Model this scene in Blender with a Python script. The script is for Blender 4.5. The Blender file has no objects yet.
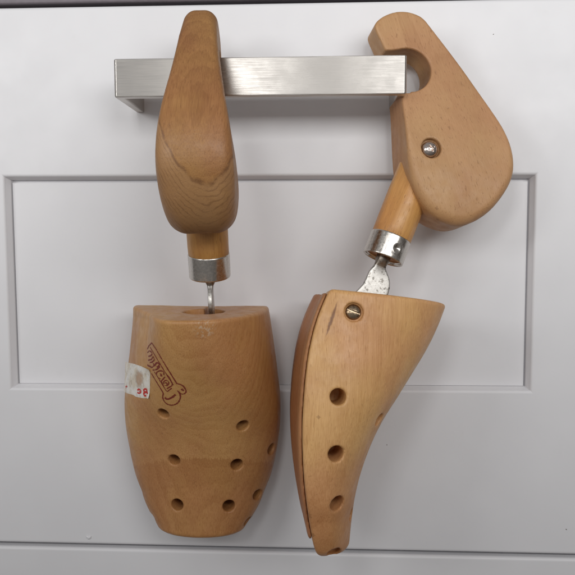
import bpy, bmesh, math, json
import numpy as np
from mathutils import Matrix, Vector

# ------------------------------------------------------------------ camera
S = bpy.context.scene
COL = S.collection
MM = 0.001
cam_data = bpy.data.cameras.new('camera')
cam_data.sensor_width = 36.0
cam_data.lens = 36.0*646.0/575.0
cam_data.clip_start = 0.01
cam_data.clip_end = 50.0
cam = bpy.data.objects.new('camera', cam_data)
COL.objects.link(cam)
cam.location = (0.0166, -0.3216, 0.0248)
cam.rotation_euler = (math.radians(90-4.4), 0, math.radians(2.96))
S.camera = cam

# ------------------------------------------------------------------ room light (soft, from unseen lamps added behind and above the camera)
w = bpy.data.worlds.new('World'); S.world = w; w.use_nodes = True
nt = w.node_tree; nt.nodes.clear()
wo = nt.nodes.new('ShaderNodeOutputWorld'); bg = nt.nodes.new('ShaderNodeBackground')
tc = nt.nodes.new('ShaderNodeTexCoord'); sp = nt.nodes.new('ShaderNodeSeparateXYZ'); mr = nt.nodes.new('ShaderNodeMapRange')
rp = nt.nodes.new('ShaderNodeValToRGB')
mr.inputs['From Min'].default_value = -1; mr.inputs['From Max'].default_value = 1
rp.color_ramp.elements[0].position = 0.30; rp.color_ramp.elements[0].color = (0.14, 0.115, 0.09, 1)
rp.color_ramp.elements[1].position = 0.95; rp.color_ramp.elements[1].color = (0.82, 0.82, 0.83, 1)
dt = nt.nodes.new('ShaderNodeVectorMath'); dt.operation = 'DOT_PRODUCT'; dt.inputs[1].default_value = Vector((-.22, -.70, .62)).normalized()
nt.links.new(tc.outputs['Generated'], dt.inputs[0]); nt.links.new(dt.outputs['Value'], mr.inputs['Value'])
nt.links.new(mr.outputs[0], rp.inputs[0]); nt.links.new(rp.outputs[0], bg.inputs[0]); nt.links.new(bg.outputs[0], wo.inputs[0])
bg.inputs[1].default_value = 0.39

def area(name, loc, target, sx, sy, watt, col):
    l = bpy.data.lights.new(name, 'AREA'); l.shape = 'RECTANGLE'; l.size = sx; l.size_y = sy; l.energy = watt; l.color = col
    o = bpy.data.objects.new(name, l); COL.objects.link(o); o.location = loc
    o.rotation_euler = (Vector(target)-Vector(loc)).to_track_quat('-Z', 'Y').to_euler()
    return o
# three unseen lamps, added and spaced for the steel's reflections: each lamp's power follows its own width and brightness
for x, sx, rel in ((-0.40, 0.20, 1.40), (-0.075, 0.085, 1.55), (0.25, 0.38, .98)):
    area('added_front_light', (x, -0.50, 0.205), (x, 0, 0.50), sx, 0.21, 5.0*sx*rel, (1.0, 0.997, 0.985))

S.view_settings.view_transform = 'Standard'; S.view_settings.look = 'None'
S.view_settings.exposure = 0.0; S.view_settings.gamma = 1.0

# ------------------------------------------------------------------ helpers
def thing(name, label, cat, loc=(0, 0, 0), group=None):
    o = bpy.data.objects.new(name, None); COL.objects.link(o); o.location = loc
    o.empty_display_size = 0.02
    o['label'] = label; o['category'] = cat
    if group: o['group'] = group
    return o
def mesh_obj(name, verts, faces, mats, parent=None, smooth=True, mat_idx=None):
    me = bpy.data.meshes.new(name)
    me.from_pydata([tuple(v) for v in verts], [], [tuple(f) for f in faces]); me.update()
    if not isinstance(mats, (list, tuple)): mats = [mats]
    for m in mats: me.materials.append(m)
    if mat_idx is not None: me.polygons.foreach_set('material_index', mat_idx)
    me.polygons.foreach_set('use_smooth', [smooth]*len(me.polygons))
    o = bpy.data.objects.new(name, me); COL.objects.link(o)
    if parent is not None: o.parent = parent
    return o
def place(o, M, org, root):
    m = Matrix([list(map(float, r)) for r in M]).to_4x4()
    m.translation = Vector([float(v)*MM for v in org]) - root
    o.matrix_basis = m
def Rx(a): c, s = math.cos(a), math.sin(a); return np.array([[1, 0, 0], [0, c, -s], [0, s, c]])
def Ry(a): c, s = math.cos(a), math.sin(a); return np.array([[c, 0, s], [0, 1, 0], [-s, 0, c]])
def Rz(a): c, s = math.cos(a), math.sin(a); return np.array([[c, -s, 0], [s, c, 0], [0, 0, 1]])

def surface_nets(V, lo, h):
    """mesh of the zero level of a sampled field (negative inside)"""
    nx, ny, nz = V.shape; ins = V < 0
    c = [ins[i:nx-1+i, j:ny-1+j, k:nz-1+k] for i in (0, 1) for j in (0, 1) for k in (0, 1)]
    n = sum(a.astype(np.int8) for a in c); act = (n > 0) & (n < 8)
    I, J, K = np.nonzero(act); idx = -np.ones(act.shape, np.int64); idx[I, J, K] = np.arange(len(I))
    acc = np.zeros((len(I), 3)); cnt = np.zeros(len(I))
    corners = [(i, j, k) for i in (0, 1) for j in (0, 1) for k in (0, 1)]
    for a in corners:
        for ax in range(3):
            if a[ax] == 1: continue
            b = list(a); b[ax] = 1
            va = V[I+a[0], J+a[1], K+a[2]]; vb = V[I+b[0], J+b[1], K+b[2]]
            m = (va < 0) != (vb < 0)
            t = np.where(m, va/np.where(m, va-vb, 1), 0)
            p = np.tile(np.array(a, float), (len(I), 1)); p[:, ax] += t
            acc[m] += p[m]; cnt[m] += 1
    verts = np.stack([I, J, K], 1) + acc/cnt[:, None]
    verts = np.array(lo) + verts*h
    faces = []
    for ax in range(3):
        sl0 = [slice(None)]*3; sl1 = [slice(None)]*3; sl0[ax] = slice(0, -1); sl1[ax] = slice(1, None)
        a = ins[tuple(sl0)]; b = ins[tuple(sl1)]
        u, v = [(1, 2), (2, 0), (0, 1)][ax]
        E = np.nonzero(a != b); E = np.stack(E, 1)
        ok = (E[:, u] > 0) & (E[:, v] > 0) & (E[:, u] < V.shape[u]-1) & (E[:, v] < V.shape[v]-1)
        E = E[ok]; up = a[E[:, 0], E[:, 1], E[:, 2]]
        def cell(du, dv):
            q = E.copy(); q[:, u] -= du; q[:, v] -= dv; return idx[q[:, 0], q[:, 1], q[:, 2]]
        q = np.stack([cell(1, 1), cell(0, 1), cell(0, 0), cell(1, 0)], 1)
        q[~up] = q[~up][:, ::-1]
        faces.append(q)
    return verts, np.concatenate(faces)
def grid(lo, hi, h):
    ax = [np.arange(a, b+h, h) for a, b in zip(lo, hi)]
    return ax[0][:, None, None], ax[1][None, :, None], ax[2][None, None, :]
def np_mesh(name, verts, faces, mat, parent):
    me = bpy.data.meshes.new(name)
    nv, nf = len(verts), len(faces)
    me.vertices.add(nv); me.vertices.foreach_set('co', (verts*MM).astype(np.float32).ravel())
    me.loops.add(nf*4); me.loops.foreach_set('vertex_index', faces.astype(np.int32).ravel())
    me.polygons.add(nf); me.polygons.foreach_set('loop_start', np.arange(0, nf*4, 4, dtype=np.int32))
    me.update(calc_edges=True); me.validate()
    me.polygons.foreach_set('use_smooth', [True]*len(me.polygons))
    me.materials.append(mat)
    o = bpy.data.objects.new(name, me); COL.objects.link(o); o.parent = parent
    return o
def lathe(prof, n=48, shape=None):
    """prof: list of (r, t) along +t axis; returns verts, faces (mm), axis = z"""
    V = []; F = []
    for r, t in prof:
        for k in range(n):
            a = 2*math.pi*k/n; p = np.array([r*math.cos(a), r*math.sin(a), t])
            V.append(shape(p, a) if shape else p)
    for i in range(len(prof)-1):
        for k in range(n):
            F.append((i*n+k, i*n+(k+1) % n, (i+1)*n+(k+1) % n, (i+1)*n+k))
    F.append(tuple(range(n))[::-1]); F.append(tuple((len(prof)-1)*n+k for k in range(n)))
    return np.array(V), F
def axis_frame(d, up=(0, -1, 0)):
    """rotation whose z column is d, and whose x column is as near 'up' as it can be"""
    z = np.array(d, float); z /= np.linalg.norm(z); x = np.array(up, float); x -= z*(x@z); x /= np.linalg.norm(x)
    return np.stack([x, np.cross(z, x), z], 1)

# ------------------------------------------------------------------ shoe tree shapes
# ---------- signed-distance shapes, millimetres, in the shoe tree's own frame:
# x = from sole (-) to instep (+), y = across, z = up (0 at the middle of the hook notch)
def smax(a, b, k):
    h = np.clip(0.5 + 0.5*(a-b)/k, 0, 1); return a*h + b*(1-h) + k*h*(1-h)
def smin(a, b, k): return -smax(-a, -b, k)
Z_S = np.array([-214,-205,-196,-188,-177,-166,-155,-145,-136,-125,-114,-102,-95])
X_S = np.array([-43.2,-47.3,-49.3,-50.6,-51.9,-52.6,-52.7,-52.1,-51.2,-49.4,-46.3,-41.0,-37.2])
Z_I = np.array([-214,-205,-197,-184,-171,-158,-145.5,-137,-126,-115,-104,-95])
X_I = np.array([-29.9,-29.2,-28.4,-26.2,-22.0,-15.7,-7.2,-1.4,5.8,11.4,15.6,18.5])
Z_W = np.array([-214,-209,-206,-200,-192,-186,-179,-172,-161,-149,-137,-121,-107,-95])
W_H = np.array([20.6,22.4,24.6,28.2,31.4,33.8,35.6,36.9,38.2,38.4,37.3,35.2,33.3,31.6])
def spl(z, zs, vs):
    # smooth interpolation (Catmull-Rom in 1D)
    m = np.gradient(vs, zs); z = np.clip(z, zs[0], zs[-1])
    i = np.clip(np.searchsorted(zs, z)-1, 0, len(zs)-2); h = zs[i+1]-zs[i]; t = (z-zs[i])/h
    return ((2*t**3-3*t**2+1)*vs[i] + (t**3-2*t**2+t)*h*m[i] + (-2*t**3+3*t**2)*vs[i+1] + (t**3-t**2)*h*m[i+1])
SEAM = 1.5
def last_body(x, y, z, mir=1, endz=-213.0, endk=.004, slope=0.0, piece=None):
    # piece: None = whole block, 'front' = upper body, 'plate' = thinner sole plate behind it
    W = spl(z, Z_W, W_H)
    if piece == 'plate':
        u = np.clip((-192-z)/12, 0, 1); W = W - 1.5 + 3.1*u*u*(3-2*u)
    xs = spl(z, Z_S, X_S); xi = spl(z, Z_I, X_I); T = xi-xs
    fade = np.clip((z+205)/90, 0, 1)
    xs = xs + 2.6*fade*np.clip(1-(y/(0.62*W))**2, 0, 1)**1.0      # hollow along the sole
    W = W + 1.2*np.clip((z+130)/26, 0, 1)*np.clip(-y*mir/8, 0, 1)
    a = np.abs(y)/W
    top = np.clip((z+150)/45, 0, 1)
    xm = xs + (0.20-.13*top)*T
    b = np.clip((x-xm)/(xi-xm), 0, None)
    p = 2.15 - .98*np.clip(-y*mir/(.5*W), 0, 1)*np.clip((z+160)/52, 0, 1)   # leaner on one flank, towards the top
    g = (a**p + b**p + 1e-9)**(1/p)
    f1 = (g-1)*np.minimum(W, xi-xm)*0.9
    tuck = np.abs(y) - W*(1 - (0.06-.04*np.clip((z+150)/45, 0, 1))*np.clip((xm-x)/(xm-xs), 0, 1.6)**2)
    f = smax(f1, tuck, 1.6)
    f = smax(f, (xs-x)*0.97, 1.8-1.0*top)
    if piece == 'front': f = smax(f, xs + SEAM - x, .7)
    if piece == 'plate': f = smax(f, x - (xs + SEAM - .12), .5)
    cut = (z - (-102.2 - 0.1*(x+40.8))) + ((1.3 - (0.045*(y+30) if mir < 0 else 0)) if piece == 'plate' else 0)
    f = smax(f, cut, 1.8)
    end = (endz + endk*y*y + 0.012*(x+38)**2 + slope*(x+38)) - z
    f = smax(f, end*0.95, 2.2)
    return f
def capsule(x, y, z, p, d, L, r):
    d = np.asarray(d, float); d = d/np.linalg.norm(d)
    px, py, pz = x-p[0], y-p[1], z-p[2]
    t = px*d[0]+py*d[1]+pz*d[2]
    q = np.sqrt(np.maximum(px*px+py*py+pz*pz - t*t, 0)) - r
    return np.maximum(q, np.abs(t) - L)
KNOB = [(-9.6,3.5),(-11.6,8.6),(-14.0,13.6),(-14.9,16.4),(-13.6,18.8),(-10.4,21.4),(-5.8,23.4),(-1.2,24.1),(3.6,23.4),(8,21.4),(11.6,16.6),(14.7,12.4),(20.4,4.6),(25.8,-3.3),(31.4,-12.4),(36.8,-21.3),(41.5,-29.6),(44.7,-37.6),(45.9,-46.2),(44.6,-53.6),(40.4,-60.6),(35.6,-66.4),(30.2,-70.6),(24.4,-73.2),(18.7,-74.0),(12.4,-72.0),(6.4,-68.2),(2.2,-63.0),(-.4,-57.9),(-1.9,-52.5),(-2.6,-46.8),(-3.0,-39),(-3.2,-31.2),(-3.7,-22),(-4.2,-16),(-5.5,-9),(-9,-2)]
def poly_sdf(x, z, P):
    P = np.asarray(P, float); d2 = np.full(x.shape, 1e9); s = np.ones(x.shape)
    n = len(P)
    for i in range(n):
        a = P[i]; b = P[i-1]; ex, ez = b-a; wx, wz = x-a[0], z-a[1]
        t = np.clip((wx*ex+wz*ez)/(ex*ex+ez*ez), 0, 1)
        d2 = np.minimum(d2, (wx-ex*t)**2+(wz-ez*t)**2)
        c1 = z >= a[1]; c2 = z < b[1]; c3 = ex*wz > ez*wx
        flip = (c1 & c2 & c3) | (~c1 & ~c2 & ~c3)
        s = np.where(flip, -s, s)
    return s*np.sqrt(d2)
def smooth_poly(P, it=2):
    P = np.asarray(P, float)
    for _ in range(it):
        Q = np.roll(P, -1, 0); P = np.stack([.75*P+.25*Q, .25*P+.75*Q], 1).reshape(-1, 2)
    return P

K_Z = np.array([-80,-74,-66,-56,-42,-27,-12,0,10,24]); K_H = np.array([10.5,11.8,13.3,14.0,13.2,11.2,9.2,8.0,7.4,6.8])
def knob_body(x, y, z, d2, r0=1.2, r1=5.0, rt=1.0):
    h = spl(z, K_Z, K_H); rr = np.interp(z, [-74,-52,-30,6,20], [r1,r1*.8,r0,r0,r0*rt])
    qx = d2 + rr; qy = np.abs(y) - h + rr
    f = np.minimum(np.maximum(qx, qy), 0) + np.sqrt(np.maximum(qx,0)**2 + np.maximum(qy,0)**2) - rr
    bite = np.sqrt(x*x + (z+3.8)**2) - 10.2
    mouth = np.maximum(np.maximum(x, z-6.4-.14*x), -14.6-z)
    return smax(f, -smin(bite, mouth, .5), 0.8)

# ------------------------------------------------------------------ materials
class NT:
    def __init__(s, name):
        s.m = bpy.data.materials.new(name); s.m.use_nodes = True; s.t = s.m.node_tree
        s.b = s.t.nodes['Principled BSDF']
    def n(s, kind, **kw):
        x = s.t.nodes.new(kind)
        for k, v in kw.items(): setattr(x, k, v)
        return x
    def put(s, sock, v):
        if hasattr(v, 'is_linked') or isinstance(v, bpy.types.NodeSocket): s.t.links.new(v, sock)
        else: sock.default_value = v
    def math(s, op, a, b=0.0, c=None, clamp=False):
        x = s.n('ShaderNodeMath', operation=op); x.use_clamp = clamp
        s.put(x.inputs[0], a); s.put(x.inputs[1], b)
        if c is not None: s.put(x.inputs[2], c)
        return x.outputs[0]
    def vmul(s, v, k):
        x = s.n('ShaderNodeVectorMath', operation='MULTIPLY'); s.put(x.inputs[0], v); x.inputs[1].default_value = k; return x.outputs[0]
    def noise(s, v, scale, detail=3, rough=.55, dist=0.0, col=False):
        x = s.n('ShaderNodeTexNoise'); s.put(x.inputs['Vector'], v); x.inputs['Scale'].default_value = scale
        x.inputs['Detail'].default_value = detail; x.inputs['Roughness'].default_value = rough; x.inputs['Distortion'].default_value = dist
        return x.outputs['Color' if col else 'Fac']
    def ramp(s, v, lo, hi, a=0.0, b=1.0, smooth=True):
        x = s.n('ShaderNodeMapRange'); x.interpolation_type = 'SMOOTHSTEP' if smooth else 'LINEAR'
        s.put(x.inputs['Value'], v); x.inputs['From Min'].default_value = lo; x.inputs['From Max'].default_value = hi
        x.inputs['To Min'].default_value = a; x.inputs['To Max'].default_value = b
        return x.outputs[0]
    def mix(s, f, a, b, mode='MIX'):
        x = s.n('ShaderNodeMix', data_type='RGBA', blend_type=mode); s.put(x.inputs['Factor'], f)
        s.put(x.inputs['A'], a) if False else s.put(x.inputs[6], a); s.put(x.inputs[7], b); return x.outputs[2]
    def bump(s, h, strength, dist):
        x = s.n('ShaderNodeBump'); x.inputs['Strength'].default_value = strength; x.inputs['Distance'].default_value = dist
        s.put(x.inputs['Height'], h); s.t.links.new(x.outputs[0], s.b.inputs['Normal'])
def rgb(r, g, b): 
    f = lambda c: ((c/255+.055)/1.055)**2.4 if c > 10 else c/255/12.92
    return (f(r), f(g), f(b), 1)

def wood(name, light, dark, pith=(0, 60, 0), tilt=(0, 0, 0), period=3.2, ring=.5, fleck=.5, fibre=.4, rough=.45, grime=.25, offset=(0, 0, 0), extra=None, fleck_len=.30, edge=.45, hs=0.0):
    N = NT(name); co = N.n('ShaderNodeTexCoord').outputs['Object']
    mp = N.n('ShaderNodeMapping'); mp.inputs['Scale'].default_value = (1000, 1000, 1000); N.put(mp.inputs['Vector'], co)
    mmc = mp.outputs[0]                                    # millimetres, the part's own axes
    m2 = N.n('ShaderNodeMapping'); N.put(m2.inputs['Vector'], mmc); m2.inputs['Rotation'].default_value = tilt; m2.inputs['Location'].default_value = offset
    g = m2.outputs[0]                                      # grain along z
    wob = N.noise(N.vmul(g, (1, 1, .35)), .035, 2, .5, col=True)
    wv = N.n('ShaderNodeVectorMath', operation='SUBTRACT'); N.put(wv.inputs[0], wob); wv.inputs[1].default_value = (.5, .5, .5)
    wadd = N.n('ShaderNodeVectorMath', operation='MULTIPLY_ADD'); N.put(wadd.inputs[0], wv.outputs[0]); wadd.inputs[1].default_value = (22, 22, 0); N.put(wadd.inputs[2], g)
    ps = N.n('ShaderNodeVectorMath', operation='SUBTRACT'); N.put(ps.inputs[0], wadd.outputs[0]); ps.inputs[1].default_value = pith
    sx = N.n('ShaderNodeSeparateXYZ'); N.put(sx.inputs[0], ps.outputs[0])
    r = N.math('SQRT', N.math('ADD', N.math('MULTIPLY', sx.outputs[0], sx.outputs[0]), N.math('MULTIPLY', sx.outputs[1], sx.outputs[1])))
    r = N.math('ADD', r, N.math('MULTIPLY', N.noise(N.vmul(g, (1, 1, .08)), .55, 3), 1.5))
    fr = N.math('FRACT', N.math('DIVIDE', r, period))
    rg = N.math('MULTIPLY', N.ramp(fr, 0.15, .93), N.ramp(fr, .95, 1.0, 1, 0))
    rvar = N.ramp(N.noise(N.vmul(g, (1, 1, .3)), .06, 2), .3, .7, .25, 1)
    rg = N.math('MULTIPLY', rg, rvar)
    fib = N.noise(N.vmul(g, (2.6, 2.6, .10)), 1.0, 4, .65)
    fibc = N.ramp(fib, .3, .72)
    flk = N.noise(N.vmul(g, (2.0, 2.0, fleck_len)), 1.0, 1.5, .5)
    flk = N.ramp(flk, .62, .74)
    blot = N.ramp(N.noise(mmc, .045, 4, .6), .34, .7)
    spots = N.ramp(N.noise(mmc, .55, 2, .5), .70, .78)
    f = N.math('ADD', N.math('MULTIPLY', rg, ring), N.math('MULTIPLY', fibc, fibre), clamp=True)
    c = N.mix(f, light, dark)
    c = N.mix(N.math('MULTIPLY', flk, fleck), c, (dark[0]*.55, dark[1]*.5, dark[2]*.45, 1))
    c = N.mix(N.math('MULTIPLY', blot, grime), c, (.70, .62, .54, 1), 'MULTIPLY')
    c = N.mix(N.math('MULTIPLY', spots, grime*.7), c, (dark[0]*.5, dark[1]*.45, dark[2]*.4, 1))
    hue = N.ramp(N.noise(N.vmul(mmc, (1, 1, .55)), .032, 3, .55), .36, .64)
    c = N.mix(1.0, c, N.mix(hue, (1.06+.05*hs, 1.07+.03*hs, .95-.10*hs, 1), (1.01-.05*hs, .93-.09*hs, .86-.10*hs, 1)), 'MULTIPLY')
    pt = N.n('ShaderNodeNewGeometry').outputs['Pointiness']
    dark_mask = N.math('MULTIPLY', N.ramp(pt, .515, .57), N.ramp(N.noise(mmc, .35, 3), .3, .65, .25, 1))  # dirt on worn edges
    c = N.mix(N.math('MULTIPLY', dark_mask, edge), c, (dark[0]*.45, dark[1]*.40, dark[2]*.36, 1))
    if extra: c = extra(N, c, mmc)
    N.put(N.b.inputs['Base Color'], c)
    N.put(N.b.inputs['Roughness'], N.ramp(N.noise(mmc, .2, 3), .3, .7, rough-.07, rough+.1))
    h = N.math('ADD', N.math('MULTIPLY', fib, .6), N.math('ADD', N.math('MULTIPLY', flk, -.7), N.math('MULTIPLY', N.noise(mmc, .16, 3), 2.2)))
    N.bump(h, .35, .00025)
    return N.m

def seg_mask(N, mmc, ctr, ang, half_l, half_w, noise=.8):
    """soft streak in the x-z plane: centre (mm), angle of its length from x, half length, half width"""
    m = N.n('ShaderNodeMapping'); m.vector_type = 'TEXTURE'; m.inputs['Location'].default_value = ctr; m.inputs['Rotation'].default_value = (0, -ang, 0)
    N.put(m.inputs['Vector'], mmc); s = N.n('ShaderNodeSeparateXYZ'); N.put(s.inputs[0], m.outputs[0])
    wob = N.math('MULTIPLY', N.math('SUBTRACT', N.noise(mmc, .5, 2), .5), noise)
    u = N.math('DIVIDE', N.math('ABSOLUTE', s.outputs[0]), half_l); v = N.math('DIVIDE', N.math('ABSOLUTE', N.math('ADD', s.outputs[2], wob)), half_w)
    return N.math('MULTIPLY', N.ramp(N.math('ADD', N.math('MULTIPLY', u, u), v), .25, 1.0, 1, 0), N.ramp(s.outputs[1], -2, 2, 1, 0))

def last_left_extra(N, c, mmc):
    s = N.n('ShaderNodeSeparateXYZ'); N.put(s.inputs[0], mmc); x, y, z = s.outputs
    jag = N.noise(N.vmul(mmc, (0, 1.5, .02)), 1.0, 2, .7)
    edge = N.math('ADD', z, N.math('MULTIPLY', jag, 7.0))
    edge = N.math('ADD', edge, N.math('MULTIPLY', N.math('MULTIPLY', N.math('SUBTRACT', y, 4.0), N.math('SUBTRACT', y, 4.0)), .006))
    low = N.ramp(edge, -169.2, -168.6, 1, 0)
    side = N.ramp(N.math('ABSOLUTE', N.math('SUBTRACT', y, 4.0)), 8, 17, 1, .6)
    fade = N.ramp(z, -205, -172, .8, 1)
    m = N.math('MULTIPLY', N.math('MULTIPLY', low, side), fade)
    c = N.mix(N.math('MULTIPLY', m, .70), c, (.72, .59, .48, 1), 'MULTIPLY')
    d = N.n('ShaderNodeVectorMath', operation='DISTANCE'); N.put(d.inputs[0], mmc); d.inputs[1].default_value = (11.5, 10.5, -111)
    g = N.math('MULTIPLY', N.ramp(d.outputs['Value'], 2.0, 6.0, 1, 0), N.ramp(N.noise(mmc, .8, 2), .5, .62))
    c = N.mix(N.math('MULTIPLY', g, .38), c, rgb(205, 195, 175))
    return c
def knob_left_extra(N, c, mmc):
    # the handled middle is browner; the bulb's lower part is paler bare end grain, with a dark wavy line between
    s = N.n('ShaderNodeSeparateXYZ'); N.put(s.inputs[0], mmc); x, y, z = s.outputs
    yy = N.math('SUBTRACT', y, 4.0)
    b = N.math('ADD', z, N.math('SUBTRACT', N.math('MULTIPLY', x, .55), N.math('MULTIPLY', N.math('MULTIPLY', yy, yy), .09)))
    b = N.math('ADD', b, N.math('MULTIPLY', N.math('SUBTRACT', N.noise(mmc, .20, 4), .5), 5.0))
    out = N.math('MULTIPLY', N.ramp(b, -39.5, -36.5, 1, 0), N.ramp(x, 2, 10))
    c = N.mix(N.math('MULTIPLY', out, .5), c, rgb(166, 128, 90))
    arcs = N.ramp(N.math('ABSOLUTE', N.math('SUBTRACT', N.math('FRACT', N.math('DIVIDE', b, 3.3)), .5)), .02, .20, 1, 0)
    arcs = N.math('MULTIPLY', N.math('MULTIPLY', arcs, out), N.ramp(N.noise(mmc, .14, 3), .38, .62, .05, .42))
    c = N.mix(arcs, c, rgb(104, 70, 42))
    line = N.math('MULTIPLY', N.ramp(N.math('ABSOLUTE', N.math('ADD', b, 37.8)), .2, 2.0, 1, 0), N.math('MULTIPLY', N.ramp(x, 2, 10), N.ramp(N.noise(mmc, .25, 3), .35, .6, .1, .6)))
    return N.mix(line, c, rgb(96, 60, 34))
def last_right_extra(N, c, mmc):
    ang = math.atan2(-108+120.4, -37.1+41.7)
    m = seg_mask(N, mmc, (-39.4, 0, -114.2), ang, 8.5, 1.0)
    c = N.mix(N.math('MULTIPLY', m, .8), c, rgb(104, 58, 26))
    z = N.n('ShaderNodeSeparateXYZ'); N.put(z.inputs[0], mmc)
    dark_mask = N.math('MULTIPLY', N.ramp(z.outputs[2], -200, -160, 1, 0), N.ramp(N.noise(mmc, .07, 3), .3, .62, .35, 1))
    return N.mix(N.math('MULTIPLY', dark_mask, .8), c, (.78, .66, .56, 1), 'MULTIPLY')    # darker and redder towards the toe

M_LAST_L = wood('varnished_wood_left_block', rgb(196, 152, 105), rgb(159, 108, 61), pith=(40, 8, 0), tilt=(.02, .10, 0), period=3.6, ring=.22, fleck=.28, fibre=.50, rough=.43, grime=.36, extra=last_left_extra, hs=.45)
M_LAST_R = wood('varnished_wood_right_block', rgb(217, 172, 124), rgb(178, 127, 78), pith=(-30, -90, 0), tilt=(.04, -.04, 0), period=5.2, ring=.18, fleck=.25, fibre=.48, rough=.45, grime=.34, offset=(30, 11, 40), extra=last_right_extra, hs=.4)
M_PLATE = wood('reddish_shaded_plate_wood', rgb(184, 130, 88), rgb(146, 94, 60), pith=(20, 60, 0), period=4.5, ring=.2, fleck=.3, fibre=.4, rough=.5, grime=.4)  # reddish wood, with some of the sole side's shade in its colour
M_KNOB_L = wood('worn_wood_edge_on_knob', rgb(162, 119, 76), rgb(112, 70, 37), pith=(48, 6, 0), tilt=(.05, .42, 0), period=2.6, ring=.20, fleck=.25, fibre=.4, rough=.52, grime=.45, extra=knob_left_extra, hs=.5)
M_KNOB_R = wood('pale_beech_knob', rgb(186, 145, 107), rgb(161, 117, 80), pith=(20, 80, 0), tilt=(.03, .28, 0), period=6.0, ring=.30, fleck=.42, fibre=.35, rough=.52, grime=.35, fleck_len=.42)
M_DOWEL_L = wood('dowel_wood_left', rgb(179, 132, 76), rgb(145, 94, 48), pith=(3, 30, 0), ring=.3, fleck=.4, fibre=.45, rough=.42, grime=.3)
M_DOWEL_R = wood('dowel_wood_right', rgb(203, 152, 94), rgb(168, 115, 66), pith=(3, 30, 0), ring=.25, fleck=.5, fibre=.4, rough=.38, grime=.3, offset=(9, 3, 17))

def metal(name, col, rough, streak=None, bump=.12, spots=0.0, aniso=0.0, dark=None):
    N = NT(name); co = N.n('ShaderNodeTexCoord').outputs['Object']
    mp = N.n('ShaderNodeMapping'); mp.inputs['Scale'].default_value = (1000, 1000, 1000); N.put(mp.inputs['Vector'], co); mmc = mp.outputs[0]
    N.b.inputs['Metallic'].default_value = 1.0
    v = N.vmul(mmc, streak) if streak else mmc
    s1 = N.noise(v, 1.0, 4, .6)
    sm = N.ramp(N.noise(mmc, .12, 3), .3, .7)
    N.put(N.b.inputs['Roughness'], N.math('ADD', N.ramp(s1, .3, .7, rough-.05, rough+.08), N.math('MULTIPLY', sm, .06)))
    c = N.mix(N.ramp(s1, .25, .75), (col[0]*.82, col[1]*.82, col[2]*.82, 1), col)
    if spots:
        sp_ = N.ramp(N.noise(mmc, .75, 3, .6), .56, .66)
        c = N.mix(N.math('MULTIPLY', sp_, spots), c, dark or (.06, .045, .03, 1))
    N.put(N.b.inputs['Base Color'], c)
    if aniso:
        N.b.inputs['Anisotropic'].default_value = aniso; N.b.inputs['Anisotropic Rotation'].default_value = .25
        t = N.n('ShaderNodeTangent', direction_type='RADIAL', axis='Z'); N.t.links.new(t.outputs[0], N.b.inputs['Tangent'])
    N.bump(s1, bump, .00012)
    return N.m
M_STEEL = metal('brushed_steel', (.72, .685, .645, 1), .40, streak=(.06, 3.0, 3.2), aniso=.90)
M_NICKEL = metal('nickel_ferrule', (.66, .62, .57, 1), .20, bump=.025, spots=.06, dark=(.22, .17, .12, 1))
M_LEVER = metal('spotted_steel_lever', (.50, .48, .45, 1), .36, spots=.6)
M_NECK = metal('dark_steel_neck', (.30, .26, .22, 1), .34, spots=.4)
M_SCREW = metal('browned_screw', (.72, .62, .56, 1), .18, spots=.2)
M_SCREW2 = metal('brass_screw', (.36, .27, .18, 1), .26, spots=.5)

def flat(name, col, rough=.6, noise=0.0, bump=0.0, scale=.4):
    N = NT(name); co = N.n('ShaderNodeTexCoord').outputs['Object']
    mp = N.n('ShaderNodeMapping'); mp.inputs['Scale'].default_value = (1000, 1000, 1000); N.put(mp.inputs['Vector'], co); mmc = mp.outputs[0]
    k = N.noise(mmc, scale, 4, .6)
    c = N.mix(N.ramp(k, .3, .7), (col[0]*(1-noise), col[1]*(1-noise), col[2]*(1-noise), 1), col)
    N.put(N.b.inputs['Base Color'], c); N.b.inputs['Roughness'].default_value = rough
    if bump: N.bump(N.noise(mmc, .9, 3), bump, .0002)
    return N.m
def paint():
    N = NT('white_drawer_paint'); co = N.n('ShaderNodeTexCoord').outputs['Object']
    mp = N.n('ShaderNodeMapping'); mp.inputs['Scale'].default_value = (1000, 1000, 1000); N.put(mp.inputs['Vector'], co); mmc = mp.outputs[0]
    c = N.mix(N.ramp(N.noise(mmc, .02, 3), .3, .7), (.742, .736, .755, 1), (.770, .764, .782, 1))
    smudge = N.ramp(N.noise(N.vmul(mmc, (1, 1, .6)), .10, 5, .65), .60, .80)
    c = N.mix(N.math('MULTIPLY', smudge, .08), c, (.50, .47, .43, 1))
    N.put(N.b.inputs['Base Color'], c)
    N.put(N.b.inputs['Roughness'], N.ramp(N.noise(mmc, .05, 3), .3, .7, .40, .50))
    N.bump(N.noise(mmc, .7, 2), .10, .0002)
    return N.m
M_PAINT = paint()
M_TOP = flat('grey_worktop', (.19, .165, .185, 1), .5, .12, .1)
M_CARC = flat('dark_carcass', (.05, .045, .042, 1), .8, .2)
M_INK = None
def ink():
    N = NT('red_brown_ink'); co = N.n('ShaderNodeTexCoord').outputs['Object']
    mp = N.n('ShaderNodeMapping'); mp.inputs['Scale'].default_value = (1000, 1000, 1000); N.put(mp.inputs['Vector'], co); mmc = mp.outputs[0]
    N.b.inputs['Base Color'].default_value = rgb(126, 46, 34); N.b.inputs['Roughness'].default_value = .6
    N.put(N.b.inputs['Alpha'], N.ramp(N.noise(mmc, 1.3, 3, .6), .28, .55, .35, .95))
    return N.m
M_INK = ink()
M_RED = flat('red_print', rgb(205, 52, 44), .5, .1)
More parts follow.
